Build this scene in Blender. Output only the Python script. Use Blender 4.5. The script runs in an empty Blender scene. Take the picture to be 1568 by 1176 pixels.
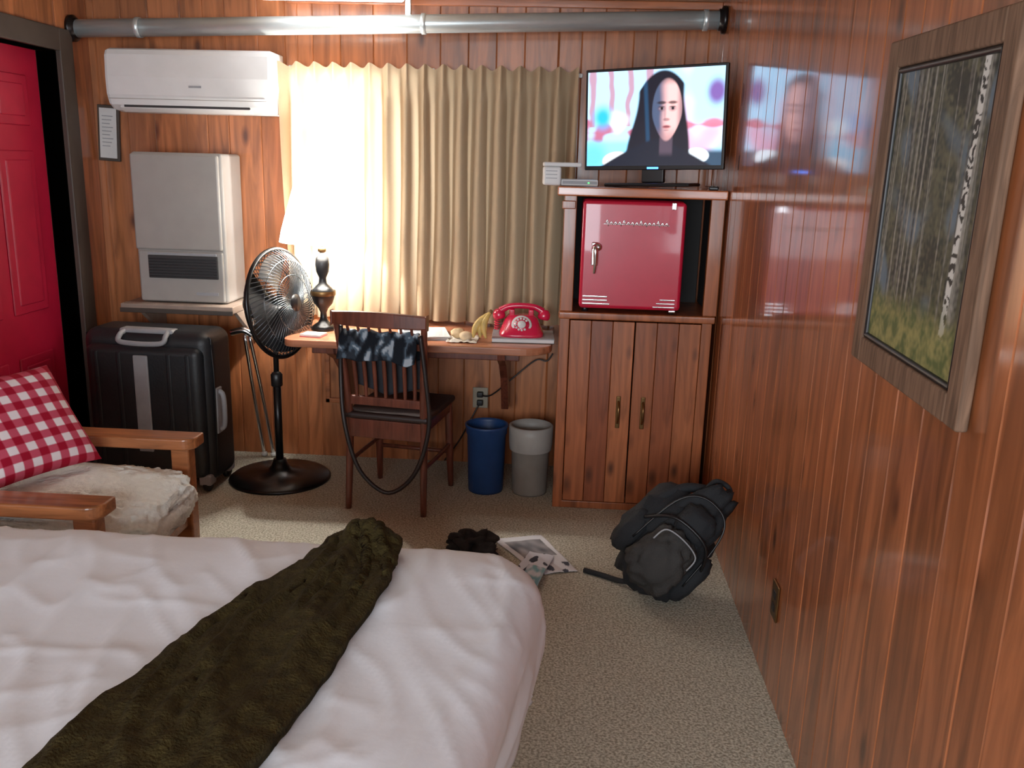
import bpy, bmesh, math, random
from mathutils import Vector, Matrix, noise
random.seed(7)
scene=bpy.context.scene
COL=bpy.context.collection
# ------------------------------------------------------------ helpers
def lin(c):
    return tuple(((v/255)/12.92 if v/255<=0.04045 else (((v/255)+0.055)/1.055)**2.4) for v in c)
def newmat(name):
    m=bpy.data.materials.new(name); m.use_nodes=True
    nt=m.node_tree; b=nt.nodes['Principled BSDF']
    return m,nt,b
def mat(name,rgb,rough=0.5,metal=0.0,var=0.12,scale=12,bump=0.0,bscale=60,emit=0,ecol=None,coat=0,spec=0.5,stretch=(1,1,1)):
    m,nt,b=newmat(name); N=nt.nodes; Lk=nt.links
    c=lin(rgb)
    tc=N.new('ShaderNodeTexCoord'); mp=N.new('ShaderNodeMapping'); mp.inputs['Scale'].default_value=stretch
    Lk.new(tc.outputs['Object'],mp.inputs[0])
    nz=N.new('ShaderNodeTexNoise'); nz.inputs['Scale'].default_value=scale; nz.inputs['Detail'].default_value=5
    Lk.new(mp.outputs[0],nz.inputs['Vector'])
    r=N.new('ShaderNodeValToRGB')
    r.color_ramp.elements[0].position=0.3; r.color_ramp.elements[1].position=0.7
    r.color_ramp.elements[0].color=tuple(v*(1-var) for v in c)+(1,)
    r.color_ramp.elements[1].color=tuple(min(1,v*(1+var)) for v in c)+(1,)
    Lk.new(nz.outputs['Fac'],r.inputs[0]); Lk.new(r.outputs[0],b.inputs['Base Color'])
    b.inputs['Roughness'].default_value=rough; b.inputs['Metallic'].default_value=metal
    b.inputs['Coat Weight'].default_value=coat; b.inputs['Specular IOR Level'].default_value=spec
    if bump>0:
        n2=N.new('ShaderNodeTexNoise'); n2.inputs['Scale'].default_value=bscale; n2.inputs['Detail'].default_value=4
        Lk.new(mp.outputs[0],n2.inputs['Vector'])
        bp=N.new('ShaderNodeBump'); bp.inputs['Strength'].default_value=bump; bp.inputs['Distance'].default_value=0.01
        Lk.new(n2.outputs['Fac'],bp.inputs['Height']); Lk.new(bp.outputs[0],b.inputs['Normal'])
    if emit>0:
        b.inputs['Emission Color'].default_value=(lin(ecol or rgb))+(1,); b.inputs['Emission Strength'].default_value=emit
    return m
def woodmat(name,rgb,dark,rough=0.3,axis=2,scale=1.0,knots=True,coat=0.3,attr=False,var=0.35,cior=1.5,crough=0.1,spec=.4,tlo=.8,thi=1.2):
    """knotty pine: stretched grain + knots, optional per board tint attribute"""
    m,nt,b=newmat(name); N=nt.nodes; Lk=nt.links
    c=lin(rgb); d=lin(dark)
    tc=N.new('ShaderNodeTexCoord')
    mp=N.new('ShaderNodeMapping'); s=[9*scale]*3; s[axis]=0.9*scale; mp.inputs['Scale'].default_value=s
    src=tc.outputs['Object']
    if attr:
        at=N.new('ShaderNodeAttribute'); at.attribute_name='tint'
        ad=N.new('ShaderNodeVectorMath'); ad.operation='MULTIPLY_ADD'
        Lk.new(at.outputs['Color'],ad.inputs[0]); ad.inputs[1].default_value=(7,7,23); Lk.new(tc.outputs['Object'],ad.inputs[2])
        src=ad.outputs[0]
    Lk.new(src,mp.inputs[0])
    nz=N.new('ShaderNodeTexNoise'); nz.inputs['Scale'].default_value=2.2; nz.inputs['Detail'].default_value=7; nz.inputs['Distortion'].default_value=1.2
    Lk.new(mp.outputs[0],nz.inputs['Vector'])
    r=N.new('ShaderNodeValToRGB'); e=r.color_ramp.elements
    e[0].position=0.32; e[1].position=0.66
    e[0].color=tuple(v*(1-var) for v in c)+(1,); e[1].color=tuple(min(1,v*(1+var)) for v in c)+(1,)
    Lk.new(nz.outputs['Fac'],r.inputs[0]); out=r.outputs[0]
    if knots:
        mk=N.new('ShaderNodeMapping'); s2=[7.5*scale]*3; s2[axis]=3.2*scale; mk.inputs['Scale'].default_value=s2
        Lk.new(src,mk.inputs[0])
        vo=N.new('ShaderNodeTexVoronoi'); vo.inputs['Scale'].default_value=1.0
        Lk.new(mk.outputs[0],vo.inputs['Vector'])
        kr=N.new('ShaderNodeValToRGB'); k=kr.color_ramp.elements
        k[0].position=0.05; k[0].color=(.9,.9,.9,1); k[1].position=0.19; k[1].color=(0,0,0,1)
        Lk.new(vo.outputs['Distance'],kr.inputs[0])
        mx=N.new('ShaderNodeMixRGB'); Lk.new(kr.outputs[0],mx.inputs[0]); Lk.new(out,mx.inputs[1]); mx.inputs[2].default_value=d+(1,)
        out=mx.outputs[0]
    if attr:
        sp=N.new('ShaderNodeSeparateColor'); Lk.new(at.outputs['Color'],sp.inputs[0])
        mr=N.new('ShaderNodeMapRange'); mr.inputs['To Min'].default_value=tlo; mr.inputs['To Max'].default_value=thi
        Lk.new(sp.outputs[0],mr.inputs['Value'])
        m2=N.new('ShaderNodeVectorMath'); m2.operation='SCALE'; Lk.new(out,m2.inputs[0]); Lk.new(mr.outputs[0],m2.inputs['Scale'])
        out=m2.outputs[0]
    Lk.new(out,b.inputs['Base Color'])
    b.inputs['Roughness'].default_value=rough; b.inputs['Coat Weight'].default_value=coat; b.inputs['Coat Roughness'].default_value=crough
    b.inputs['Coat IOR'].default_value=cior; b.inputs['Specular IOR Level'].default_value=spec
    bp=N.new('ShaderNodeBump'); bp.inputs['Strength'].default_value=0.06; bp.inputs['Distance'].default_value=0.004
    Lk.new(nz.outputs['Fac'],bp.inputs['Height']); Lk.new(bp.outputs[0],b.inputs['Normal'])
    return m
def colmat(name,rough=0.5,emit=0,coat=0,spec=.5):
    m,nt,b=newmat(name)
    at=nt.nodes.new('ShaderNodeAttribute'); at.attribute_name='Col'
    if emit:
        b.inputs['Base Color'].default_value=(0.01,0.01,0.01,1)
        nt.links.new(at.outputs['Color'],b.inputs['Emission Color']); b.inputs['Emission Strength'].default_value=emit
    else: nt.links.new(at.outputs['Color'],b.inputs['Base Color'])
    b.inputs['Roughness'].default_value=rough; b.inputs['Coat Weight'].default_value=coat; b.inputs['Specular IOR Level'].default_value=spec
    return m
def group(name,loc=(0,0,0),rotz=0,rot=None):
    e=bpy.data.objects.new(name,None); COL.objects.link(e); e.empty_display_size=0.05
    e.location=loc; e.rotation_euler=rot if rot else (0,0,math.radians(rotz)); return e
def addob(name,me,m=None,parent=None,smooth=False):
    o=bpy.data.objects.new(name,me); COL.objects.link(o)
    if m: me.materials.append(m)
    if parent: o.parent=parent
    if smooth:
        for p in me.polygons: p.use_smooth=True
    return o
def mesh(name,verts,faces,m=None,parent=None,smooth=False):
    me=bpy.data.meshes.new(name); me.from_pydata([tuple(v) for v in verts],[],faces); me.update()
    return addob(name,me,m,parent,smooth)
def box(name,lo,hi,m,parent=None,bev=0.004,seg=2,rot=None,smooth=True):
    cx=[(a+b)/2 for a,b in zip(lo,hi)]; s=[abs(b-a) for a,b in zip(lo,hi)]
    bm=bmesh.new(); bmesh.ops.create_cube(bm,size=1)
    for v in bm.verts: v.co=Vector((v.co.x*s[0],v.co.y*s[1],v.co.z*s[2]))
    if bev>0: bmesh.ops.bevel(bm,geom=bm.edges[:],offset=min(bev,min(s)*0.48),segments=seg,profile=0.5,affect='EDGES')
    me=bpy.data.meshes.new(name); bm.to_mesh(me); bm.free()
    o=addob(name,me,m,parent); o.location=cx
    if rot: o.rotation_euler=rot
    if bev>0 and smooth:
        for p in me.polygons: p.use_smooth=True
        md=o.modifiers.new('wn','WEIGHTED_NORMAL'); md.keep_sharp=False
    return o
def tube(name,pts,rad,m,parent=None,seg=10,closed=False,smooth_path=True,sub=6):
    P=[Vector(p) for p in pts]
    if smooth_path and len(P)>2:
        Q=[];n=len(P)
        rng=range(n if closed else n-1)
        for i in rng:
            if closed: p0,p1,p2,p3=P[i-1],P[i],P[(i+1)%n],P[(i+2)%n]
            else: p0,p1,p2,p3=P[max(i-1,0)],P[i],P[i+1],P[min(i+2,n-1)]
            for k in range(sub):
                t=k/sub
                Q.append(0.5*((2*p1)+(-p0+p2)*t+(2*p0-5*p1+4*p2-p3)*t*t+(-p0+3*p1-3*p2+p3)*t**3))
        if not closed: Q.append(P[-1])
        R=None
        if isinstance(rad,(list,tuple)):
            R=[]
            for i in rng:
                a=rad[i]; b=rad[(i+1)%n]
                for k in range(sub): R.append(a+(b-a)*k/sub)
            if not closed: R.append(rad[-1])
        P=Q
    else: R=list(rad) if isinstance(rad,(list,tuple)) else None
    n=len(P); V=[];Fc=[]
    up=Vector((0,0,1)); prev=None
    for i in range(n):
        if closed: t=P[(i+1)%n]-P[i-1]
        else: t=P[min(i+1,n-1)]-P[max(i-1,0)]
        t.normalize()
        if prev is None:
            a=up if abs(t.z)<0.9 else Vector((1,0,0))
            nx=t.cross(a).normalized()
        else: nx=(prev-t*prev.dot(t)).normalized()
        prev=nx; ny=t.cross(nx)
        rr=R[i] if R else rad
        for k in range(seg):
            an=2*math.pi*k/seg; V.append(P[i]+(nx*math.cos(an)+ny*math.sin(an))*rr)
    for i in range(n if closed else n-1):
        j=(i+1)%n
        for k in range(seg):
            k2=(k+1)%seg; Fc.append((i*seg+k,i*seg+k2,j*seg+k2,j*seg+k))
    if not closed:
        Fc.append(tuple(range(seg))[::-1]); Fc.append(tuple((n-1)*seg+k for k in range(seg)))
    return mesh(name,V,Fc,m,parent,True)
def lathe(name,prof,m,parent=None,seg=32,loc=(0,0,0),rot=None,caps=True):
    V=[];Fc=[]
    for (r,z) in prof:
        for k in range(seg):
            a=2*math.pi*k/seg; V.append((r*math.cos(a),r*math.sin(a),z))
    for i in range(len(prof)-1):
        for k in range(seg):
            k2=(k+1)%seg; Fc.append((i*seg+k,i*seg+k2,(i+1)*seg+k2,(i+1)*seg+k))
    if caps:
        Fc.append(tuple(range(seg))[::-1]); Fc.append(tuple((len(prof)-1)*seg+k for k in range(seg)))
    o=mesh(name,V,Fc,m,parent,True); o.location=loc
    if rot: o.rotation_euler=rot
    return o
def blob(name,loc,s,m,parent=None,sub=3,nz=0.0,ns=3,rot=None,power=1.0,seed=0,taper=0):
    bm=bmesh.new(); bmesh.ops.create_icosphere(bm,subdivisions=sub,radius=1)
    for v in bm.verts:
        c=v.co.copy()
        if power!=1.0:
            c=Vector([math.copysign(abs(q)**power,q) for q in c])
        k=1+nz*noise.noise(c*ns+Vector((seed,seed*2,0)))
        tp=1-taper*(c.z+1)/2
        v.co=Vector((c.x*s[0]*k*tp,c.y*s[1]*k*tp,c.z*s[2]*k))
    me=bpy.data.meshes.new(name); bm.to_mesh(me); bm.free()
    o=addob(name,me,m,parent,True); o.location=loc
    if rot: o.rotation_euler=rot
    return o
def grid(name,fn,nu,nv,m,parent=None,colfn=None,smooth=True):
    V=[fn(i/nu,j/nv) for j in range(nv+1) for i in range(nu+1)]
    Fc=[(j*(nu+1)+i,j*(nu+1)+i+1,(j+1)*(nu+1)+i+1,(j+1)*(nu+1)+i) for j in range(nv) for i in range(nu)]
    o=mesh(name,V,Fc,m,parent,smooth)
    if colfn:
        a=o.data.color_attributes.new('Col','FLOAT_COLOR','POINT')
        k=0
        for j in range(nv+1):
            for i in range(nu+1):
                a.data[k].color=tuple(colfn(i/nu,j/nv))+(1,); k+=1
    return o
def mixc(a,b,t):
    t=max(0,min(1,t)); return tuple(x+(y-x)*t for x,y in zip(a,b))
def sstep(a,b,x):
    t=max(0,min(1,(x-a)/(b-a))); return t*t*(3-2*t)
# ------------------------------------------------------------ room constants
XL,XR,YB,YR,ZC=-2.38,0.672,4.45,-1.5,2.30
# ------------------------------------------------------------ materials
M_pine=woodmat('knotty_pine_varnished',(166,100,60),(74,36,20),rough=0.36,attr=True,coat=0.4,crough=.15)
M_pineR=woodmat('knotty_pine_glossy',(156,90,54),(70,36,20),rough=0.42,attr=True,coat=1.0,cior=1.62,crough=.10,spec=.2,tlo=.74,thi=1.2,var=.4)
M_cab=woodmat('cabinet_pine',(154,86,50),(56,26,14),rough=0.36,coat=0.3,attr=False,var=0.4)
M_trimw=woodmat('trim_pine',(160,92,54),(80,36,20),rough=0.35,axis=0,knots=False)
M_darktrim=mat('dark_trim',(66,56,48),0.5)
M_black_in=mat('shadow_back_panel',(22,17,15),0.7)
M_red=mat('red_door_paint',(172,18,48),0.4,var=0.08)
M_redfr=mat('fridge_red',(196,22,56),0.3,var=0.05,coat=0.5)
M_white=mat('white_plastic',(220,221,220),0.4,var=0.03)
M_heat=mat('heater_enamel',(158,154,148),0.38,var=0.04)
M_grille=mat('grille_dark',(42,40,40),0.6)
M_chrome=mat('chrome',(225,225,228),0.18,1.0,var=0.03)
M_galv=mat('galvanised_pipe',(212,222,222),0.34,0.6,var=0.10,scale=5,stretch=(1,4,4))
M_black=mat('black_plastic',(18,18,20),0.4,var=0.2)
M_blackm=mat('black_metal',(18,18,20),0.3,0.3,var=0.2)
M_fabblack=mat('black_nylon',(22,25,29),0.8,var=0.3,bump=0.3,bscale=300)
M_grey=mat('grey_plastic',(150,152,156),0.4)
M_duvet=mat('white_duvet',(234,241,250),0.85,var=0.015,bump=0.06,bscale=40)
M_sheet=mat('mattress_fabric',(190,180,172),0.9)
M_throw=mat('olive_brown_throw',(52,44,20),0.95,var=0.35,scale=45,bump=0.6,bscale=160,spec=.15)
M_chairw=woodmat('mahogany_wood',(98,50,36),(40,18,12),rough=0.35,knots=False,scale=2)
M_armw=woodmat('armchair_oak',(150,90,52),(70,36,18),rough=0.35,axis=0,knots=False,scale=2)
M_desk=woodmat('desk_wood',(168,106,76),(80,36,20),rough=0.3,axis=0,knots=False)
M_sherpa=mat('sherpa_fleece',(238,244,238),0.98,var=0.04,scale=40,bump=1.0,bscale=55)
M_paper=mat('paper',(214,214,212),0.8,var=0.05)
M_blue=mat('blue_bin_plastic',(28,60,108),0.45)
M_bin=mat('grey_bin_plastic',(138,132,124),0.5)
M_phone=mat('phone_red',(208,22,66),0.25,var=0.04,coat=0.6)
M_banana=mat('banana_skin',(204,172,96),0.5,var=0.2,scale=30)
M_brass=mat('antique_brass',(120,90,55),0.35,0.9)
M_frame=woodmat('weathered_frame_wood',(112,86,68),(60,44,34),rough=0.7,axis=2,knots=False,scale=3,coat=0,spec=.2)
# carpet
M_carpet,nt,b=newmat('speckled_carpet')
tc=nt.nodes.new('ShaderNodeTexCoord'); n1=nt.nodes.new('ShaderNodeTexNoise'); n1.inputs['Scale'].default_value=130; n1.inputs['Detail'].default_value=3
nt.links.new(tc.outputs['Object'],n1.inputs['Vector'])
rp=nt.nodes.new('ShaderNodeValToRGB'); rp.color_ramp.elements[0].position=.36; rp.color_ramp.elements[1].position=.64
rp.color_ramp.elements[0].color=lin((140,134,118))+(1,); rp.color_ramp.elements[1].color=lin((202,198,180))+(1,)
nt.links.new(n1.outputs['Fac'],rp.inputs[0]); nt.links.new(rp.outputs[0],b.inputs['Base Color']); b.inputs['Roughness'].default_value=1
b.inputs['Specular IOR Level'].default_value=0.1
bp=nt.nodes.new('ShaderNodeBump'); bp.inputs['Strength'].default_value=.4; bp.inputs['Distance'].default_value=.01
nt.links.new(n1.outputs['Fac'],bp.inputs['Height']); nt.links.new(bp.outputs[0],b.inputs['Normal'])
# curtains
def curtmat(name,rgb,tr):
    m,nt,b=newmat(name); c=lin(rgb)
    b.inputs['Roughness'].default_value=.9; b.inputs['Specular IOR Level'].default_value=.1
    nz=nt.nodes.new('ShaderNodeTexNoise'); nz.inputs['Scale'].default_value=200; tc=nt.nodes.new('ShaderNodeTexCoord')
    nt.links.new(tc.outputs['Object'],nz.inputs['Vector'])
    r=nt.nodes.new('ShaderNodeValToRGB'); r.color_ramp.elements[0].color=tuple(v*.9 for v in c)+(1,); r.color_ramp.elements[1].color=c+(1,)
    nt.links.new(nz.outputs['Fac'],r.inputs[0]); nt.links.new(r.outputs[0],b.inputs['Base Color'])
    t=nt.nodes.new('ShaderNodeBsdfTranslucent'); nt.links.new(r.outputs[0],t.inputs['Color'])
    ms=nt.nodes.new('ShaderNodeMixShader'); ms.inputs[0].default_value=tr
    nt.links.new(b.outputs[0],ms.inputs[1]); nt.links.new(t.outputs[0],ms.inputs[2])
    nt.links.new(ms.outputs[0],nt.nodes['Material Output'].inputs['Surface']); return m
M_curt=curtmat('curtain_beige',(180,156,126),.25)

# ------------------------------------------------------------ board walls
def boards(name,a0,a1,segs,axis,pos,normal,m,bw=0.135,thick=0.1,seed=1,jit=.0012):
    rnd=random.Random(seed); cuts=[a0]
    while cuts[-1]<a1-0.06: cuts.append(min(a1,cuts[-1]+bw*rnd.choice([0.8,1.0,1.0,1.2])))
    cuts[-1]=a1
    V=[];Fc=[];T=[]
    g=0.004
    for i in range(len(cuts)-1):
        tint=(rnd.random(),rnd.random(),rnd.random()); dl=rnd.uniform(-jit,jit); dr=rnd.uniform(-jit,jit)
        for (s0,s1,z0,z1) in segs:
            b0=max(cuts[i],s0); b1=min(cuts[i+1],s1)
            if b1-b0<0.002: continue
            gg=min(g,(b1-b0)*.3)
            prof=[(b0,-g),(b0+gg,dl),(b1-gg,dr),(b1,-g),(b1,-thick),(b0,-thick)]
            base=len(V)
            for z in (z0,z1):
                for (a,d) in prof:
                    w=pos+normal*d
                    V.append((a,w,z) if axis==0 else (w,a,z)); T.append(tint)
            n=6
            for k in range(n):
                k2=(k+1)%n; Fc.append((base+k,base+k2,base+n+k2,base+n+k))
            Fc.append(tuple(base+k for k in range(n))[::-1]); Fc.append(tuple(base+n+k for k in range(n)))
    o=mesh(name,V,Fc,m)
    at=o.data.color_attributes.new('tint','FLOAT_COLOR','POINT')
    for k,t in enumerate(T): at.data[k].color=t+(1,)
    bm=bmesh.new(); bm.from_mesh(o.data); bmesh.ops.recalc_face_normals(bm,faces=bm.faces[:]); bm.to_mesh(o.data); bm.free()
    return o
WX0,WX1,WZ0,WZ1=-1.34,-0.08,0.86,1.92
boards('wall_back',XL-0.1,XR+0.1,[(XL-0.1,WX0,0,ZC),(WX1,XR+.1,0,ZC),(WX0,WX1,0,WZ0),(WX0,WX1,WZ1,ZC)],0,YB,-1,M_pine,seed=3)
boards('wall_right',YR,YB,[(YR,YB,0,ZC)],1,XR,-1,M_pineR,bw=0.13,seed=5,jit=.0005)
DY0,DY1,DZ=3.33,4.16,2.0
boards('wall_left',YR,YB,[(YR,DY0,0,ZC),(DY1,YB,0,ZC),(DY0,DY1,DZ,ZC)],1,XL,1,M_pine,seed=9)
RX0,RX1,RZ0,RZ1=-1.7,0.3,0.7,2.0
boards('wall_rear',XL-.1,XR+.1,[(XL-.1,RX0,0,ZC),(RX1,XR+.1,0,ZC),(RX0,RX1,0,RZ0),(RX0,RX1,RZ1,ZC)],0,YR,1,M_pine,seed=11)
box('floor',(XL-.15,YR-.1,-.06),(XR+.1,YB+.1,0),M_carpet,bev=0)
M_ceil=woodmat('ceiling_boards',(150,122,94),(60,36,22),rough=.5,axis=0,knots=False)
box('ceiling',(XL-.15,YR-.1,ZC),(XR+.1,YB+.1,ZC+.06),M_ceil,bev=0)
box('trim_1',(-1.38,YB-.03,ZC-.035),(XR,YB,ZC),M_trimw,bev=.004)
# ------------------------------------------------------------ door (left wall)
d=group('door_1')
xd=XL-.10
box('slab',(xd-.04,DY0,0.01),(xd,DY1,DZ),M_red,d,bev=.003)
for (y0,y1) in ((DY0+.11,DY0+.37),(DY1-.37,DY1-.11)):
    for (z0,z1) in ((.16,.62),(.82,1.55),(1.66,1.88)):
        box('moulding',(xd-.002,y0,z0),(xd+.010,y1,z1),M_red,d,bev=.009)
        box('panel',(xd+.004,y0+.04,z0+.04),(xd+.016,y1-.04,z1-.04),M_red,d,bev=.011)
blob('knob',(xd+.06,DY0+.06,.95),(.028,.028,.028),M_brass,d)
tube('knob_stem',[(xd,DY0+.06,.95),(xd+.06,DY0+.06,.95)],.010,M_brass,d)
t=group('trim_2')
box('jamb_far',(XL-.14,DY1-.0,0),(XL+.005,DY1+.02,DZ+.02),M_darktrim,t,bev=.002)
box('jamb_near',(XL-.14,DY0-.02,0),(XL+.005,DY0,DZ+.02),M_darktrim,t,bev=.002)
box('jamb_top',(XL-.14,DY0,DZ),(XL+.005,DY1,DZ+.02),M_darktrim,t,bev=.002)
box('casing_far',(XL,DY1,0),(XL+.02,DY1+.11,DZ+.10),M_darktrim,t,bev=.004)
box('casing_near',(XL,DY0-.11,0),(XL+.02,DY0,DZ+.10),M_darktrim,t,bev=.004)
box('casing_top',(XL,DY0,DZ),(XL+.02,DY1,DZ+.10),M_darktrim,t,bev=.004)
# ------------------------------------------------------------ windows
w=group('window_1')
for n,lo,hi in (('sill',(WX0-.03,YB-.04,WZ0-.03),(WX1+.05,YB+.1,WZ0)),('head',(WX0-.03,YB-.02,WZ1),(WX1+.05,YB+.1,WZ1+.04)),
    ('jamb_a',(WX0-.03,YB-.02,WZ0),(WX0,YB+.1,WZ1)),('jamb_b',(WX1,YB-.02,WZ0),(WX1+.05,YB+.1,WZ1)),
    ('mullion',(-.71,YB+.03,WZ0),(-.67,YB+.07,WZ1))):
    box(n,lo,hi,M_white,w)
w2=group('window_2')
for n,lo,hi in (('sill',(RX0-.05,YR-.1,RZ0-.03),(RX1+.05,YR+.04,RZ0)),('head',(RX0-.05,YR-.1,RZ1),(RX1+.05,YR+.02,RZ1+.05)),
    ('jamb_a',(RX0-.05,YR-.1,RZ0),(RX0,YR+.02,RZ1)),('jamb_b',(RX1,YR-.1,RZ0),(RX1+.05,YR+.02,RZ1)),
    ('mullion',(-.72,YR-.07,RZ0),(-.68,YR-.03,RZ1))):
    box(n,lo,hi,M_white,w2)
# ------------------------------------------------------------ curtains
def curtain(name,x0,x1,m,npl,seed,y=4.365,z0=.775,z1=1.985):
    g=group(name); rnd=random.Random(seed); ph=[rnd.uniform(-.8,.8) for _ in range(npl+2)]; am=[rnd.uniform(.75,1.2) for _ in range(npl+2)]
    def fn(u,v):
        z=z0+(z1-z0)*v; s=u*npl; i=int(min(s,npl-1)); fr=s-i
        p=ph[i]*(1-fr)+ph[i+1]*fr; aa=am[i]*(1-fr)+am[i+1]*fr
        amp=.036*aa*(1-.5*sstep(.84,.93,v))
        a=2*math.pi*s+p*(1-v)*1.2
        yy=y-amp*math.cos(a)-.010*math.cos(2*a+1+p)*(1-v)-.004*noise.noise(Vector((s*2,z*3,seed)))
        xx=x0+(x1-x0)*u+.020*math.sin(a*1.0+p)*(1-v)+.006*math.sin(z*5+p*4)*(1-v)
        if v>.90:
            yy-=.014*max(0,math.cos(a))**6
        return (xx,min(yy,4.405),z+.010*math.cos(a) if v>.99 else z)
    o=grid('drape',fn,npl*22,40,m,g); return g
curtain('window_curtain',-1.405,-.70,M_curt,8,2)
curtain('window_curtain',-.705,.02,M_curt,8,5)
r=group('curtain_rod')
box('track',(-1.40,4.412,1.955),(.04,4.430,1.975),M_white,r)
for x in (-1.37,-.68,.01): box('bracket',(x-.012,4.43,1.95),(x+.012,YB,1.985),M_white,r)
# ------------------------------------------------------------ overhead pipe
p=group('overhead_pipe')
zl,zr=2.115,2.205
tube('pipe',[(XL+.01,4.30,zl),(XR-.01,4.30,zr)],.041,M_galv,p,seg=24)
for x in (XL+.012,XR-.012):
    z=zl+(zr-zl)*(x-XL)/(XR-XL)
    lathe('flange',[(.060,-.010),(.060,.006),(.047,.012),(.047,.022)],M_blackm,p,loc=(x,4.30,z),rot=(0,math.radians(90 if x<0 else -90),0))
for x in (-2.05,-.70,.58):
    z=zl+(zr-zl)*(x-XL)/(XR-XL)
    lathe('coupling',[(.0415,-.012),(.046,-.010),(.046,.010),(.0415,.012)],M_galv,p,loc=(x,4.30,z),rot=(0,math.radians(90),0),caps=False)
box('hanger',(-.785,4.29,2.18),(-.760,4.32,ZC),M_galv,p,bev=.002)
# ------------------------------------------------------------ ceiling light
cl=group('ceiling_light')
M_tube=mat('light_diffuser',(250,250,255),.5,emit=9,ecol=(240,248,255),var=.01)
box('housing',(-1.45,4.08,2.27),(-.75,4.22,ZC),M_white,cl)
box('diffuser',(-1.43,4.09,2.238),(-.77,4.21,2.272),M_tube,cl,bev=.015)
# ------------------------------------------------------------ air conditioner
a=group('air_conditioner')
def acfn(prof,x0,x1,nm,m):
    V=[];n=len(prof);ns=[(x0,.96),(x0+.012,1),(x1-.012,1),(x1,.96)]
    cy=sum(q[0] for q in prof)/n; cz=sum(q[1] for q in prof)/n
    for (x,s) in ns:
        for (y,z) in prof: V.append((x,cy+(y-cy)*s,cz+(z-cz)*s))
    Fc=[]
    for i in range(3):
        for k in range(n):
            k2=(k+1)%n; Fc.append((i*n+k,i*n+k2,(i+1)*n+k2,(i+1)*n+k))
    Fc.append(tuple(range(n))[::-1]); Fc.append(tuple(3*n+k for k in range(n)))
    o=mesh(nm,V,Fc,m,a)
    bm=bmesh.new(); bm.from_mesh(o.data); bmesh.ops.recalc_face_normals(bm,faces=bm.faces[:]); bm.to_mesh(o.data); bm.free(); return o
acfn([(4.445,2.03),(4.28,2.03),(4.255,2.022),(4.243,2.00),(4.236,1.90),(4.24,1.82),(4.26,1.775),(4.30,1.752),(4.36,1.745),(4.445,1.745)],-2.20,-1.41,'body',M_white)
box('louvre',(-2.15,4.262,1.752),(-1.52,4.31,1.764),M_white,a,bev=.003,rot=(math.radians(-24),0,0))
box('outlet_slot',(-2.13,4.260,1.764),(-1.52,4.272,1.778),M_grille,a,bev=.002)
box('front_seam',(-2.19,4.236,1.80),(-1.43,4.2405,1.803),M_heat,a,bev=0)
box('logo',(-1.80,4.2345,1.855),(-1.74,4.237,1.865),M_grey,a,bev=0)
# ------------------------------------------------------------ wall heater + shelf
h=group('wall_heater')
box('body',(-2.09,4.20,.845),(-1.645,4.448,1.560),M_heat,h,bev=.015,seg=3)
box('front_panel',(-2.09,4.185,1.10),(-1.66,4.21,1.553),M_heat,h,bev=.012)
box('lower_panel',(-2.08,4.190,.85),(-1.66,4.21,1.095),M_heat,h,bev=.008)
box('grille_recess',(-2.03,4.182,.965),(-1.685,4.195,1.075),M_grille,h,bev=.003)
for k in range(7): box('slat',(-2.025,4.177,.972+k*.014),(-1.69,4.187,.977+k*.014),M_black,h,bev=.001)
box('badge',(-2.03,4.182,1.078),(-1.69,4.188,1.088),M_grey,h,bev=.001)
box('control_strip',(-1.80,4.186,.885),(-1.69,4.192,.90),M_grey,h,bev=.001)
s=group('heater_shelf')
M_shelf=mat('shelf_paint',(150,132,118),.5)
box('board',(-2.16,4.13,.805),(-1.60,4.448,.842),M_shelf,s,bev=.005)
box('edge_strip',(-2.16,4.122,.80),(-1.60,4.132,.822),M_darktrim,s,bev=.002)
for x in (-2.1,-1.62):
    mesh('bracket',[(x,4.448,.805),(x,4.18,.805),(x,4.448,.62),(x+.02,4.448,.805),(x+.02,4.18,.805),(x+.02,4.448,.62)],[(0,1,2),(3,5,4),(0,3,4,1),(1,4,5,2),(0,2,5,3)],M_shelf,s)
# framed notice
n=group('framed_notice',loc=(-2.305,YB-.014,1.645),rot=(0,math.radians(3),0))
box('frame',(-.055,-.008,-.135),(.055,.010,.135),M_darktrim,n,bev=.003)
box('paper',(-.043,-.011,-.12),(.043,-.006,.12),M_paper,n,bev=0)
for k in range(9): box('text_line',(-.030,-.0118,.08-k*.018),(.026-(k%3)*.008,-.0108,.084-k*.018),M_grey,n,bev=0)
# ------------------------------------------------------------ desk
dk=group('wall_desk')
def roundtop(nm,x0,x1,y0,y1,z0,z1,rl,rr,m,par):
    P=[(x0,y1)]
    for k in range(9):
        an=math.pi+ (math.pi/2)*k/8; P.append((x0+rl+rl*math.cos(an),y0+rl+rl*math.sin(an)))
    for k in range(9):
        an=1.5*math.pi+(math.pi/2)*k/8; P.append((x1-rr+rr*math.cos(an),y0+rr+rr*math.sin(an)))
    P.append((x1,y1)); n=len(P)
    V=[(x,y,z) for z in (z0,z1) for (x,y) in P]
    Fc=[tuple(range(n))[::-1],tuple(range(n,2*n))]+[(k,(k+1)%n,n+(k+1)%n,n+k) for k in range(n)]
    o=mesh(nm,V,Fc,m,par); bv=o.modifiers.new('b','BEVEL'); bv.width=.006; bv.segments=3; return o
roundtop('top',-1.28,-.05,3.86,4.448,.715,.75,.06,.14,M_desk,dk)
box('wall_cleat',(-1.25,4.41,.64),(-.1,4.448,.715),M_chairw,dk)
box('apron',(-1.18,4.0,.66),(-.2,4.02,.715),M_chairw,dk)
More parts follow.
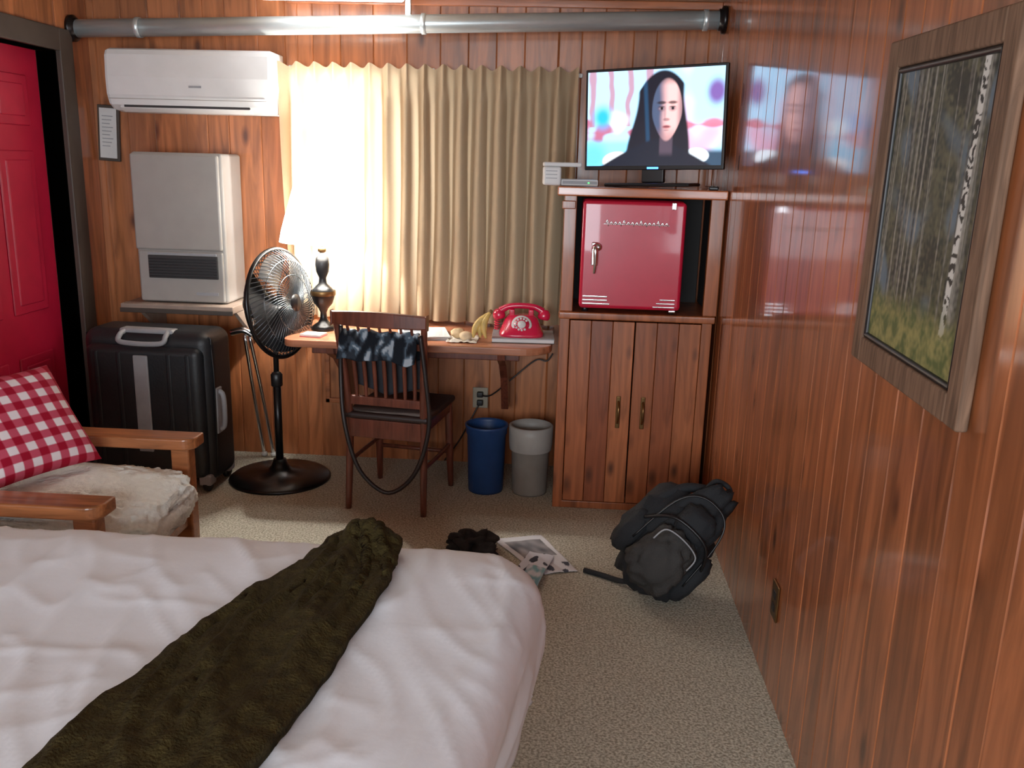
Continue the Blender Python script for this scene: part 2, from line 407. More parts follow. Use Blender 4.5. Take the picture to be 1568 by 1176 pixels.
for bx in (-.30,-1.10):
    pf=[(4.448,.715),(3.95,.715),(3.96,.67),(4.08,.62),(4.2,.53),(4.27,.42),(4.31,.34),(4.448,.34)]
    V=[]
    for x in (bx,bx+.035): V+=[(x,y,z) for y,z in pf]
    mesh('bracket',V,[tuple(range(8)),tuple(range(8,16))[::-1]]+[(k,8+k,8+(k+1)%8,(k+1)%8) for k in range(8)],M_chairw,dk)
ap=group('access_panel')
for lo,hi in (((-1.24,4.43,.30),(-.98,4.449,.325)),((-1.24,4.43,.60),(-.98,4.449,.625)),((-1.24,4.43,.30),(-1.215,4.449,.625)),((-1.005,4.43,.30),(-.98,4.449,.625))): box('moulding',lo,hi,M_trimw,ap)
# ------------------------------------------------------------ table lamp
LX,LY=-1.155,4.13
l=group('table_lamp',loc=(LX,LY,.75))
lathe('base',[(.001,0),(.060,0),(.060,.012),(.048,.024),(.028,.038),(.017,.055),(.015,.085),(.024,.105),(.045,.130),(.056,.165),(.058,.185),(.04,.205),(.020,.225),(.017,.25),(.030,.28),(.034,.315),(.030,.345),(.014,.362),(.010,.38),(.010,.45),(.001,.45)],M_blackm,l,caps=False)
lathe('band',[(.059,.168),(.0605,.175),(.0605,.185),(.059,.19)],M_brass,l,caps=False)
lathe('collar',[(.011,.37),(.02,.375),(.02,.395),(.011,.40)],M_brass,l,caps=False)
M_shade,nt,b=newmat('lamp_shade_fabric')
b.inputs['Base Color'].default_value=(.85,.83,.78,1); b.inputs['Roughness'].default_value=.9
b.inputs['Emission Color'].default_value=(1,.97,.93,1); b.inputs['Emission Strength'].default_value=9
lathe('shade',[(.195,.42),(.185,.47),(.165,.54),(.135,.64),(.105,.74),(.103,.74),(.133,.64),(.163,.54),(.183,.47),(.193,.42)],M_shade,l,seg=48,caps=False)
M_bulb=mat('bulb_glass',(255,250,240),.3,emit=12,ecol=(255,246,232),var=.01)
blob('bulb',(0,0,.54),(.03,.03,.045),M_bulb,l)
tube('harp',[(-.0,0,.45),(-.05,0,.51),(-.055,0,.62),(0,0,.735),(.055,0,.62),(.05,0,.51),(0,0,.45)],.002,M_brass,l,seg=6)
tube('spider',[(-.104,0,.735),(.104,0,.735)],.002,M_brass,l,seg=6,smooth_path=False)
# ------------------------------------------------------------ pedestal fan
f=group('pedestal_fan',loc=(-1.38,4.08,0))
lathe('base',[(.001,0),(.245,0),(.247,.008),(.235,.018),(.14,.030),(.06,.045),(.04,.07),(.03,.10),(.001,.10)],M_blackm,f,seg=48,caps=False)
tube('pole_lower',[(0,0,.05),(0,0,.50)],.019,M_blackm,f,seg=16,smooth_path=False)
tube('pole_upper',[(0,0,.50),(0,0,.82)],.013,M_blackm,f,seg=16,smooth_path=False)
lathe('height_collar',[(.02,.47),(.028,.475),(.028,.53),(.02,.54),(.013,.545)],M_black,f,caps=False)
hd=bpy.data.objects.new('head',None); COL.objects.link(hd); hd.parent=f; hd.location=(.045,-.04,.885)
nrm=Vector((.955,-.28,.11)).normalized()
hd.rotation_euler=nrm.to_track_quat('Z','Y').to_euler()
R=.252
M_wire=mat('fan_grille_wire',(84,90,94),.25,.7)
def cage(zs,sign):
    pr=[(.03,zs+sign*.085),(.07,zs+sign*.084),(.13,zs+sign*.075),(.20,zs+sign*.055),(.236,zs+sign*.02),(R,zs)]
    for k in range(64):
        a=2*math.pi*k/64
        pts=[(r_*math.cos(a+.8*(r_/R)),r_*math.sin(a+.8*(r_/R)),z_) for r_,z_ in pr]
        tube('wire',pts,.0022,M_wire if sign>0 else M_blackm,hd,seg=4,sub=2)
    for r_,z_ in ((.13,zs+sign*.075),(.20,zs+sign*.055)):
        tube('ring',[(r_*math.cos(t_),r_*math.sin(t_),z_) for t_ in [2*math.pi*q/32 for q in range(32)]],.0022,M_wire,hd,seg=5,closed=True,smooth_path=False)
cage(.0,1); cage(0,-1)
tube('rim',[(R*math.cos(t_),R*math.sin(t_),0) for t_ in [2*math.pi*q/48 for q in range(48)]],.011,M_blackm,hd,seg=8,closed=True,smooth_path=False)
lathe('badge',[(.001,.088),(.04,.088),(.042,.082),(.04,.078)],M_blackm,hd,caps=False)
lathe('motor',[(.001,-.19),(.04,-.185),(.066,-.16),(.07,-.10),(.06,-.075),(.03,-.02),(.03,.03),(.001,.035)],M_black,hd,caps=False)
M_blade=mat('fan_blade',(24,26,30),.3)
for k in range(5):
    a0=2*math.pi*k/5
    def bf(u,v,a0=a0):
        r_=.03+.20*u; a=a0+(-.25+1.5*v)*(0.75+.25*u)
        return (r_*math.cos(a),r_*math.sin(a),-.03+.06*v)
    grid('blade',bf,8,8,M_blade,hd)
tube('neck',[(0,0,.78),(-.02,0,.83),(-.07,.02,.87)],.02,M_black,f)
# ------------------------------------------------------------ suitcase
sc=group('suitcase',loc=(-1.91,3.98,0),rotz=-3)
M_case=mat('suitcase_shell',(22,26,30),.5,var=.2,bump=.1,bscale=90)
box('shell',(-.31,-.13,.04),(.31,.13,.765),M_case,sc,bev=.06,seg=5)
box('shell_front',(-.28,-.165,.07),(.28,-.05,.70),M_case,sc,bev=.04,seg=4)
for x in (-.22,-.11,.13,.22): box('rib',(x-.012,-.169,.10),(x+.012,-.155,.67),M_case,sc,bev=.006)
tube('handle',[(-.10,-.09,.76),(-.11,-.135,.745),(-.09,-.16,.715),(.09,-.16,.715),(.11,-.135,.745),(.10,-.09,.76)],.012,M_grey,sc)
box('handle_plate',(-.13,-.11,.745),(.13,-.045,.77),M_grey,sc,bev=.01)
box('strap',(-.035,-.178,.20),(.035,-.163,.66),M_grey,sc,bev=.006)
tube('side_handle',[(.305,-.06,.48),(.335,-.06,.46),(.335,-.06,.32),(.305,-.06,.30)],.012,M_grey,sc)
box('side_plate',(.30,-.09,.28),(.318,-.03,.50),M_grey,sc,bev=.006)
tube('zip',[(-.30,-.09,.1),(-.30,-.09,.66),(-.24,-.09,.745),(.24,-.09,.745),(.305,-.09,.66),(.305,-.09,.1)],.004,M_black,sc,seg=6)
for x in (-.26,.26):
    for y in (-.11,.10):
        lathe('wheel',[(.001,-.014),(.03,-.014),(.035,-.008),(.035,.008),(.03,.014),(.001,.014)],M_black,sc,seg=20,loc=(x,y,.035),rot=(0,math.radians(90),0),caps=False)
        box('wheel_housing',(x-.03,y-.035,.035),(x+.03,y+.035,.09),M_grey,sc,bev=.01)
lr=group('folding_luggage_rack')
for dx in (0,.05):
    tube('leg',[(-1.60+dx*.5,4.27,.68),(-1.585+dx*.9,4.33,.34),(-1.565+dx,4.385,.012)],.010,M_chrome,lr)
tube('grip',[(-1.665,4.26,.69),(-1.60,4.26,.705),(-1.56,4.27,.68)],.018,M_chrome,lr)
blob('foot',(-1.565,4.385,.016),(.017,.017,.015),M_white,lr,sub=2); blob('foot',(-1.515,4.385,.016),(.017,.017,.015),M_white,lr,sub=2)
# ------------------------------------------------------------ chair
c=group('dining_chair',loc=(-.77,3.72,0),rotz=-9)
for s_ in (-1,1):
    tube('rear_stile',[(s_*.18,-.015,0),(s_*.175,0,.25),(s_*.175,.0,.46),(s_*.185,-.03,.68),(s_*.20,-.075,.90)],[.014,.017,.019,.017,.013],M_chairw,c,seg=10)
    tube('front_leg',[(s_*.185,.40,0),(s_*.18,.385,.22),(s_*.175,.38,.43)],[.013,.019,.018],M_chairw,c)
    tube('side_stretcher',[(s_*.178,.0,.22),(s_*.183,.20,.22),(s_*.18,.388,.22)],.010,M_chairw,c)
    box('seat_rail',(s_*.175-.012,.0,.385),(s_*.175+.012,.38,.435),M_chairw,c)
V=[];Fc=[];nS=16
for i in range(nS+1):
    u=i/nS; x=-.215+.43*u; bw=.03*(1-(2*u-1)**2); hgt=.056+.012*math.sin(math.pi*u)
    y=-.075-bw
    for (dy,dz) in ((-.012,0),(.012,0),(.012,hgt),(-.012,hgt)): V.append((x,y+dy,.865+dz))
for i in range(nS):
    for k in range(4): Fc.append((i*4+k,i*4+(k+1)%4,(i+1)*4+(k+1)%4,(i+1)*4+k))
Fc.append((0,1,2,3)); Fc.append(tuple(nS*4+k for k in (3,2,1,0)))
o=mesh('crest_rail',V,Fc,M_chairw,c); bv=o.modifiers.new('b','BEVEL'); bv.width=.006; bv.segments=2
box('upper_rail',(-.18,-.052,.765),(.18,-.03,.795),M_chairw,c)
box('lower_rail',(-.175,-.012,.495),(.175,.012,.535),M_chairw,c)
box('rear_apron',(-.175,-.012,.345),(.175,.010,.43),M_chairw,c)
for k in range(7):
    x=-.135+k*.045
    tube('spindle',[(x,.0,.52),(x*1.02,-.015,.65),(x*1.05,-.042,.78),(x*1.08,-.085,.88)],[.008,.010,.008,.006],M_chairw,c,seg=8)
M_seat=mat('seat_dark',(40,26,24),.5)
box('seat',(-.20,-.02,.43),(.20,.42,.462),M_seat,c,bev=.014,seg=3)
tube('front_stretcher',[(-.18,.388,.18),(.18,.388,.18)],.010,M_chairw,c)
# jacket hung over the chair back
M_plaid=colmat('jacket_cloth',.9,spec=.1)
def pc(u,v):
    n_=noise.noise(Vector((u*6,v*3,4)))+.5*noise.noise(Vector((u*14,v*8,1)))
    if n_>.28: return lin((160,172,182))
    if n_>.12: return lin((78,94,108))
    if n_>-.04: return lin((44,50,58))
    return lin((24,28,34))
cl2=group('patterned_jacket',loc=(-.77,3.72,0),rotz=-9)
def pf_(u,v):
    x=-.172+.345*u; t=v*2-1
    z=.838-(.115+.02*noise.noise(Vector((u*4,0,2))))*abs(t)**1.3+.014*noise.noise(Vector((u*5,v*4,0))); y=-.050-.060*t+.020*noise.noise(Vector((u*8,v*5,3)))
    return (x,y-.012,z)
o=grid('cloth',pf_,60,40,M_plaid,cl2,colfn=pc); sd=o.modifiers.new('s','SOLIDIFY'); sd.thickness=.008
M_lin=mat('jacket_lining',(34,36,42),.9)
def lf(u,v):
    x=-.15+.30*u; return (x,.035+.012*noise.noise(Vector((u*6,v*4,8))),.80-.26*v*(1-.15*abs(2*u-1)))
o=grid('lining',lf,30,20,M_lin,cl2); sd=o.modifiers.new('s','SOLIDIFY'); sd.thickness=.006
M_leather=mat('dark_leather',(30,20,18),.5)
st=group('shoulder_bag_strap')
tube('strap',[(-.955,3.68,.86),(-.965,3.70,.65),(-.945,3.66,.45),(-.90,3.65,.27),(-.84,3.65,.17),(-.75,3.65,.115),(-.66,3.65,.17),(-.60,3.645,.28),(-.565,3.64,.45),(-.578,3.62,.65),(-.60,3.61,.84)],.010,M_leather,st,seg=8)
# ------------------------------------------------------------ items on desk
ph=group('rotary_telephone',loc=(-.20,4.10,.772),rotz=4)
prof=[(.105,.10,.0),(.105,.10,.012),(.095,.09,.03),(.078,.065,.07),(.062,.040,.088),(.03,.02,.090)]
bm=bmesh.new(); rings=[]
for (hx,hy,z) in prof:
    rg=[]
    for k in range(32):
        a_=2*math.pi*k/32; cx_,sx_=math.cos(a_),math.sin(a_)
        x=math.copysign(abs(cx_)**.55,cx_)*hx; y=math.copysign(abs(sx_)**.55,sx_)*hy+(z*.35)
        rg.append(bm.verts.new((x,y,z)))
    rings.append(rg)
for i in range(len(rings)-1):
    for k in range(32): bm.faces.new((rings[i][k],rings[i][(k+1)%32],rings[i+1][(k+1)%32],rings[i+1][k]))
bm.faces.new(rings[0][::-1]); bm.faces.new(rings[-1])
me=bpy.data.meshes.new('body'); bm.to_mesh(me); bm.free(); addob('body',me,M_phone,ph,True)
dial=(math.radians(58),0,0); dy_,dz_=-.052,.050
lathe('dial_ring',[(.001,.0),(.046,.0),(.048,.005),(.044,.009),(.001,.009)],M_paper,ph,loc=(0,dy_,dz_),rot=dial,caps=False)
lathe('dial_wheel',[(.001,.009),(.036,.009),(.036,.012),(.001,.012)],M_phone,ph,loc=(0,dy_,dz_),rot=dial,caps=False)
lathe('dial_center',[(.001,.012),(.020,.012),(.018,.016),(.001,.016)],M_paper,ph,loc=(0,dy_,dz_),rot=dial,caps=False)
Rm=Matrix.Rotation(math.radians(58),4,'X')
for k in range(10):
    a_=math.radians(40+k*29); q=Rm@Vector((.029*math.cos(a_),.029*math.sin(a_),.0125))
    lathe('finger_hole',[(.001,0),(.0055,0),(.0055,.001),(.001,.001)],M_paper,ph,seg=10,loc=(q.x,q.y+dy_,q.z+dz_),rot=dial,caps=False)
tube('handset',[(-.10,.03,.105),(-.06,.03,.125),(0,.03,.130),(.06,.03,.125),(.10,.03,.105)],[.018,.014,.014,.014,.018],M_phone,ph,seg=14)
for s_ in (-1,1):
    lathe('ear_cup',[(.001,0),(.026,0),(.030,.010),(.028,.03),(.016,.045),(.001,.046)],M_phone,ph,seg=24,loc=(s_*.103,.03,.068),rot=(0,math.radians(s_*12),0),caps=False)
    box('cradle',(s_*.045-.012,.0,.085),(s_*.045+.012,.06,.115),M_phone,ph,bev=.004)
tube('cord',[(-.10,.04,.07)]+[(-.115+.012*math.cos(k*1.6),.05+.012*math.sin(k*1.6),.065-.0028*k) for k in range(20)],.003,M_phone,ph,seg=6,sub=4)
bk=group('phone_book',loc=(-.19,4.09,.75),rotz=3)
box('cover_bottom',(-.145,-.11,0),(.145,.12,.003),M_darktrim,bk,bev=.001)
box('pages',(-.143,-.108,.003),(.143,.118,.018),M_paper,bk,bev=.001)
box('cover_top',(-.145,-.11,.018),(.145,.12,.022),M_grey,bk,bev=.001)
bn=group('banana_bunch',loc=(-.375,4.02,.75))
for k,(sp_,lf_) in enumerate(((0,0),(.030,.006),(.055,-.004))):
    pts=[];rr=[]
    for q in range(7):
        t_=q/6
        pts.append((.035-.075*t_-.02*math.sin(t_*math.pi)+sp_*t_*1.1,-.01-.03*t_+lf_,.115*(1-t_)**1.25+.018+.012*math.sin(t_*math.pi))); rr.append([.006,.012,.016,.0175,.016,.010,.004][q])
    tube('banana',pts,rr,M_banana,bn,seg=8,sub=3)
blob('stem_end',(.036,-.008,.136),(.010,.009,.012),mat('banana_stem',(110,84,40),.7),bn,sub=2)
fr=group('paper_bag_with_rolls')
M_bag=mat('crumpled_paper',(212,206,194),.8,var=.08)
blob('roll',(-.49,4.03,.777),(.035,.03,.024),mat('bread_roll',(206,178,136),.7),fr,nz=.2)
blob('roll',(-.45,3.99,.774),(.03,.028,.022),mat('bread_roll_b',(216,192,156),.7),fr,nz=.2,seed=3)
grid('wrapper',lambda u,v:(-.535+.14*u,3.93+.16*v,.753+.014*abs(noise.noise(Vector((u*5,v*5,2))))),24,20,M_bag,fr)
nw=group('newspaper_stack',loc=(-.67,4.08,.75),rotz=8)
M_news=colmat('newsprint',.8)
def newscol(u,v):
    if .55<v<.9 and .1<u<.5: return lin((90,92,98))
    g_=noise.noise(Vector((u*30,v*60,0)))
    if .06<u<.94 and .06<v<.94 and (int(v*40)%2==0) and g_>-.2: return lin((160,160,160))
    return lin((206,206,204))
for k in range(3):
    box('section',(-.115+.004*k,-.12-.004*k,k*.006),(.115+.004*k,.12,k*.006+.005),M_paper,nw,bev=.001,rot=(0,0,math.radians(k*3)))
grid('front_page',lambda u,v:(-.11+.22*u,-.12+.23*v,.0182),60,60,M_news,nw,colfn=newscol)
mg=group('coaster_notepad',loc=(-1.16,3.97,.75),rotz=-8)
box('pad',(-.05,-.04,0),(.05,.04,.012),M_paper,mg,bev=.001); box('pad_back',(-.052,-.042,0),(.052,.042,.003),M_phone,mg,bev=.001)
# ------------------------------------------------------------ bins
def bin_(name,loc,m,h_=.335,rb=.083,rt=.098):
    g=group(name,loc=loc)
    lathe('body',[(.001,0),(rb,0),(rb+.002,.01),(rt-.004,h_*.86),(rt+.001,h_*.87),(rt+.002,h_*.96),(rt+.006,h_*.97),(rt+.006,h_),(rt-.001,h_),(rt-.003,h_*.95),(rb-.004,.012),(.001,.012)],m,g,seg=40,caps=False)
    return g
bin_('wastebasket',(-.350,4.06,0),M_blue)
g=bin_('wastebasket',(-.136,4.06,0),M_bin)
M_liner=mat('bin_liner',(160,156,150),.5,var=.1)
lathe('liner',[(.101,.22),(.105,.25),(.106,.30),(.106,.338),(.094,.342),(.092,.30)],M_liner,g,seg=40,caps=False)
# ------------------------------------------------------------ wall outlet and cords
ou=group('wall_outlet',loc=(-.42,YB-.002,.36))
box('plate',(-.04,-.010,-.055),(.04,-.001,.055),mat('beige_plate',(150,138,118),.5),ou)
for z in (-.022,.022): box('plug',(-.016,-.04,z-.014),(.016,-.008,z+.014),M_black,ou,bev=.005)
tube('cord',[(0,-.03,.02),(.06,-.06,.03),(.16,-.08,.12),(.28,-.05,.22),(.34,-.05,.22),(.37,-.05,.26)],.004,M_black,ou,seg=6)
tube('cord_b',[(0,-.03,-.02),(-.05,-.06,-.12),(-.10,-.06,-.22),(-.18,-.05,-.34)],.004,M_black,ou,seg=6)
# ------------------------------------------------------------ cabinet
cb=group('pine_cabinet')
X0,X1,Y0,YC=-.02,.650,3.87,4.30
box('left_side',(X0,Y0+.02,0),(X0+.025,YC,.90),M_cab,cb)
box('right_side',(X1-.025,Y0+.02,0),(X1,YC,.90),M_cab,cb)
box('bottom',(X0+.02,Y0+.03,.03),(X1-.02,YC,.055),M_cab,cb)
box('mid_shelf',(X0-.005,Y0-.012,.893),(X1+.01,YC,.925),M_cab,cb,bev=.006)
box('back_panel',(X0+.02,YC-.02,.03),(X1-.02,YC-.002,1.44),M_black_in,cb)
box('face_left',(X0,Y0,0),(X0+.045,Y0+.022,.893),M_cab,cb)
box('face_right',(X1-.045,Y0,0),(X1,Y0+.022,.893),M_cab,cb)
box('face_bottom',(X0+.04,Y0,.0),(X1-.04,Y0+.022,.035),M_cab,cb)
xm=(X0+X1)/2
for i,(x0,x1) in enumerate(((X0+.047,xm-.002),(xm+.002,X1-.047))):
    nb=3; ww=(x1-x0)/nb
    for k in range(nb):
        mb=woodmat('door_board_%d%d'%(i,k),[(158,88,52),(134,70,42),(164,94,56),(148,82,48),(138,74,44),(158,90,54)][i*3+k],(56,26,15),rough=.36,scale=.9+.15*k)
        box('door_board',(x0+k*ww+.0008,Y0-.008,.04),(x0+(k+1)*ww-.0008,Y0+.014,.888),mb,cb,bev=.003)
for x in (xm-.055,xm+.055):
    box('pull_plate',(x-.010,Y0-.013,.40),(x+.010,Y0-.006,.55),M_brass,cb,bev=.003)
    tube('pull',[(x,Y0-.010,.425),(x,Y0-.035,.45),(x,Y0-.035,.50),(x,Y0-.010,.525)],.006,M_brass,cb,seg=8)
box('post_left',(X0,Y0,.925),(X0+.055,Y0+.03,1.44),M_cab,cb)
box('post_right',(X1-.045,Y0,.925),(X1+.015,Y0+.03,1.44),M_cab,cb)
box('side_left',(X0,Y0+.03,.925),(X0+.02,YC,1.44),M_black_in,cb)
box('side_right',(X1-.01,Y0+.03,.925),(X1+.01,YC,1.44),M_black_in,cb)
box('corner_block',(X0-.008,Y0-.014,1.37),(X0+.05,Y0,1.405),M_cab,cb)
M_top=woodmat('cabinet_top_wood',(184,104,62),(70,30,16),rough=.22,axis=0,knots=False,coat=.6)
box('top_board',(X0-.03,Y0-.03,1.425),(XR-.003,YC+.01,1.465),M_top,cb,bev=.006)
# ------------------------------------------------------------ fridge
fg=group('mini_fridge')
fx0,fx1,fy,fz0,fz1=.060,.500,3.86,.94,1.415
box('cabinet_shell',(fx0,fy+.02,fz0),(fx1,4.26,fz1),M_redfr,fg,bev=.02,seg=3)
box('door',(fx0,fy-.03,fz0+.008),(fx1,fy+.016,fz1-.004),M_redfr,fg,bev=.018,seg=4)
for z in (fz0+.030,fz0+.046,fz0+.062):
    box('chrome_stripe',(fx0+.015,fy-.034,z-.004),(fx0+.015+.12-(.0 if z<fz0+.04 else .012),fy-.028,z+.004),M_chrome,fg,bev=.002)
    box('chrome_stripe',(fx1-.12+(z-fz0-.03)*.9,fy-.034,z-.006-.004),(fx1-.025,fy-.028,z-.006+.003),M_chrome,fg,bev=.002)
box('handle_plate',(fx0+.045,fy-.040,1.135),(fx0+.075,fy-.028,1.235),M_chrome,fg,bev=.005)
tube('handle_lever',[(fx0+.055,fy-.036,1.215),(fx0+.06,fy-.065,1.21),(fx0+.062,fy-.066,1.15),(fx0+.060,fy-.060,1.105)],[.010,.011,.008,.006],M_chrome,fg)
blob('handle_knob',(fx0+.068,fy-.045,1.215),(.022,.012,.018),M_chrome,fg,sub=2)
box('badge_bar',(fx0+.09,fy-.033,1.312),(fx0+.37,fy-.029,1.315),M_chrome,fg,bev=.001)
for k in range(15):
    x=fx0+.10+k*.018; hh=.010 if k%4 else .018
    tube('letter',[(x,fy-.033,1.314),(x+.006,fy-.034,1.314+hh),(x+.010,fy-.034,1.314),(x+.012,fy-.033,1.312-(.006 if k%3==0 else 0))],.0025,M_chrome,fg,seg=5,sub=3)
box('hinge',(fx1-.065,fy-.036,fz1-.035),(fx1-.045,fy-.02,fz1-.005),M_chrome,fg,bev=.003)
box('hinge_low',(fx1-.05,fy-.03,fz0),(fx1-.02,fy-.0,fz0+.012),M_chrome,fg,bev=.003)
for x in (fx0+.03,fx1-.03):
    for y in (fy+.05,4.2): lathe('foot',[(.001,0),(.014,0),(.014,.02),(.001,.02)],M_black,fg,seg=12,loc=(x,y,.925),caps=False)
# ------------------------------------------------------------ TV
tv=group('flat_screen_tv',loc=(.358,3.97,1.472),rot=(0,math.radians(-1.8),math.radians(-23)))
W_,H_=.625,.425; zb=.070
box('back_shell',(-W_/2+.03,0.0,zb+.03),(W_/2-.03,.045,zb+H_-.05),M_black,tv,bev=.015)
box('bezel',(-W_/2,-.015,zb),(W_/2,.012,zb+H_),M_black,tv,bev=.004)
M_screen=colmat('tv_screen',.15,emit=2.5)
def tvcol(u,v):
    n1=noise.noise(Vector((u*5,v*3.2,1.3))); n2=noise.noise(Vector((u*9,v*7,5.7)))
    c=lin((150,200,236))
    if u<.5:
        s_=math.sin(u*44+n2*1.0)
        if v>.42: c=mixc(c,lin((150,92,106)),sstep(.25,.9,s_)*.85)
        c=mixc(c,lin((220,244,255)),sstep(.15,.5,n1))
        c=mixc(c,lin((150,50,76)),sstep(.1,.0,abs(v-.36)+.25*n2)*.9)
        c=mixc(c,lin((30,150,220)),sstep(.11,.02,math.hypot(u-.12,(v-.52)*.6)))
        c=mixc(c,lin((16,80,150)),sstep(.16,.04,math.hypot(u-.05,(v-.10)*.7)))
        c=mixc(c,lin((100,190,230)),sstep(.30,.22,v)*.7)
    else:
        c=mixc(c,lin((200,146,178)),sstep(-.1,.5,n1))
        c=mixc(c,lin((170,60,80)),sstep(.06,.02,abs(v-.42)+.05*n2)*.8)
        c=mixc(c,lin((96,72,134)),sstep(.10,.03,math.hypot(u-.95,(v-.75)*.5)))
        c=mixc(c,lin((30,54,74)),sstep(.20,.12,v))
        c=mixc(c,lin((225,240,255)),sstep(.10,.08,math.hypot(u-.82,(v-.10)*1.1)))
        c=mixc(c,lin((30,170,180)),sstep(.05,.03,math.hypot(u-.70,(v-.10)*.6)))
    c=mixc(c,lin((240,248,255)),sstep(.10,.08,math.hypot((u-.24)*.8,(v-.05)*.9)))
    hw=.165+.07*sstep(.75,.1,v); hc=.555-.02*sstep(.6,0,v); top=.99-2.2*(u-.57)**2*3
    hair=sstep(hw+.012,hw-.012,abs(u-hc))*sstep(top+.02,top-.02,v)
    c=mixc(c,lin((8,13,24)),hair)
    c=mixc(c,lin((20,64,98)),hair*sstep(.02,.0,abs(u-(.43+.05*(1-v)))-.004)*.5)
    sh=sstep(.30,.26,v+ .9*abs(u-.52)**1.3)
    c=mixc(c,lin((6,15,28)),sh)
    neck=sstep(.055,.04,abs(u-.60))*sstep(.34,.28,v)*sstep(.08,.16,v)
    c=mixc(c,lin((60,50,62)),neck)
    fx=(u-.60)/.108; fy_=(v-.58)/.32
    wd=1-.22*sstep(-.1,-1,fy_)
    face=sstep(1.05,.95,math.hypot(fx/wd,fy_))
    skin=mixc(lin((54,66,90)),lin((206,156,154)),sstep(-.6,.1,fx+.12*n2))
    skin=mixc(skin,lin((108,74,82)),sstep(.45,1.0,-fy_)*.6)
    skin=mixc(skin,lin((86,66,78)),sstep(.55,.95,fx)*.7)
    skin=mixc(skin,lin((50,42,54)),sstep(.75,1.0,fy_)*.6)
    c=mixc(c,skin,face)
    def dark(cx,cy,rx,ry,col,k=1):
        nonlocal c
        dd=math.hypot((u-cx)/rx,(v-cy)/ry); c=mixc(c,col,sstep(1.3,.5,dd)*k*face)
    for ex in (.560,.640):
        dark(ex,.655,.036,.018,lin((22,16,24)),.85)
        dark(ex,.595,.030,.034,lin((76,56,68)),.55)
        dark(ex,.595,.021,.018,lin((140,122,132)),.5)
        dark(ex+.002,.595,.011,.018,lin((8,6,12)))
        dark(ex,.611,.024,.006,lin((12,10,16)),.9)
    dark(.598,.480,.026,.018,lin((104,68,74)),.7)
    dark(.586,.55,.010,.09,lin((96,76,88)),.4)
    dark(.600,.405,.032,.020,lin((120,42,54)),.8)
    dark(.600,.407,.028,.005,lin((60,16,26)))
    dark(.600,.370,.022,.008,lin((84,56,66)),.5)
    return c
grid('screen',lambda u,v:(-W_/2+.012+(W_-.024)*u,-.0165,zb+.018+(H_-.030)*v),280,170,M_screen,tv,colfn=tvcol,smooth=False)
box('stand_neck',(-.05,.0,.015),(.05,.03,zb+.05),M_black,tv,bev=.006)
box('stand_base',(-.19,-.09,0),(.19,.09,.014),M_black,tv,bev=.006)
M_led=mat('blue_led',(60,130,255),.4,emit=6)
box('power_led',(-.02,-.019,zb+.004),(.03,-.014,zb+.012),M_led,tv,bev=.001)
sb=group('set_top_box',loc=(-.0,3.98,1.465),rotz=6)
box('body',(-.045,-.075,.001),(.115,.075,.028),M_white,sb,bev=.005)
box('front_strip',(-.04,-.077,.009),(.11,-.074,.022),M_grey,sb,bev=.001)
M_green=mat('green_led',(60,255,90),.4,emit=5); box('led',(.07,-.0785,.013),(.076,-.0765,.017),M_green,sb,bev=0)
rt=group('wifi_router',loc=(-.085,3.91,1.465),rotz=6)
box('shell',(-.03,-.03,.001),(.045,.06,.080),M_white,rt,bev=.010,seg=3)
box('lid',(-.03,-.032,.080),(.13,.06,.098),M_white,rt,bev=.005)
for z in (.03,.045,.06): box('vent_line',(-.022,-.0315,z),(.027,-.0295,z+.003),M_grey,rt,bev=0)
rc=group('remote_control',loc=(.615,3.90,1.465),rotz=80)
box('body',(-.05,-.02,0),(.05,.02,.016),M_black,rc,bev=.005)
for k in range(4):
    for j in (-.009,.009): box('button',(-.035+k*.02,j-.004,.015),(-.027+k*.02,j+.004,.018),M_grey,rc,bev=.001)
rb=group('wall_cleat_board')
box('board',(XR-.022,4.33,1.47),(XR-.001,4.40,1.72),M_cab,rb)
# ------------------------------------------------------------ artwork
ar=group('framed_forest_picture',loc=(XR-.004,1.700,1.478),rot=(math.radians(1.2),0,0))
fw,fh,ft=.280,.330,.054
def pr(nm,a,b_,c_,d_,m,x0,x1):
    return box(nm,(x0,a,c_),(x1,b_,d_),m,ar,bev=.005)
pr('frame_far',fw-ft,fw,-fh,fh,M_frame,-.022,0); pr('frame_near',-fw,-fw+ft,-fh,fh,M_frame,-.022,0)
pr('frame_top',-fw+ft,fw-ft,fh-ft,fh,M_frame,-.022,0); pr('frame_bottom',-fw+ft,fw-ft,-fh,-fh+ft,M_frame,-.022,0)
i_=.012
pr('liner_far',fw-ft-i_,fw-ft,-fh+ft,fh-ft,M_black,-.019,0); pr('liner_near',-fw+ft,-fw+ft+i_,-fh+ft,fh-ft,M_black,-.019,0)
pr('liner_top',-fw+ft,fw-ft,fh-ft-i_,fh-ft,M_black,-.019,0); pr('liner_bottom',-fw+ft,fw-ft,-fh+ft,-fh+ft+i_,M_black,-.019,0)
M_art=colmat('forest_print',.55,coat=0,spec=.25)
rnd=random.Random(4); trunks=[(rnd.random(),rnd.uniform(.004,.011),rnd.uniform(-.03,.03),rnd.random()) for _ in range(38)]
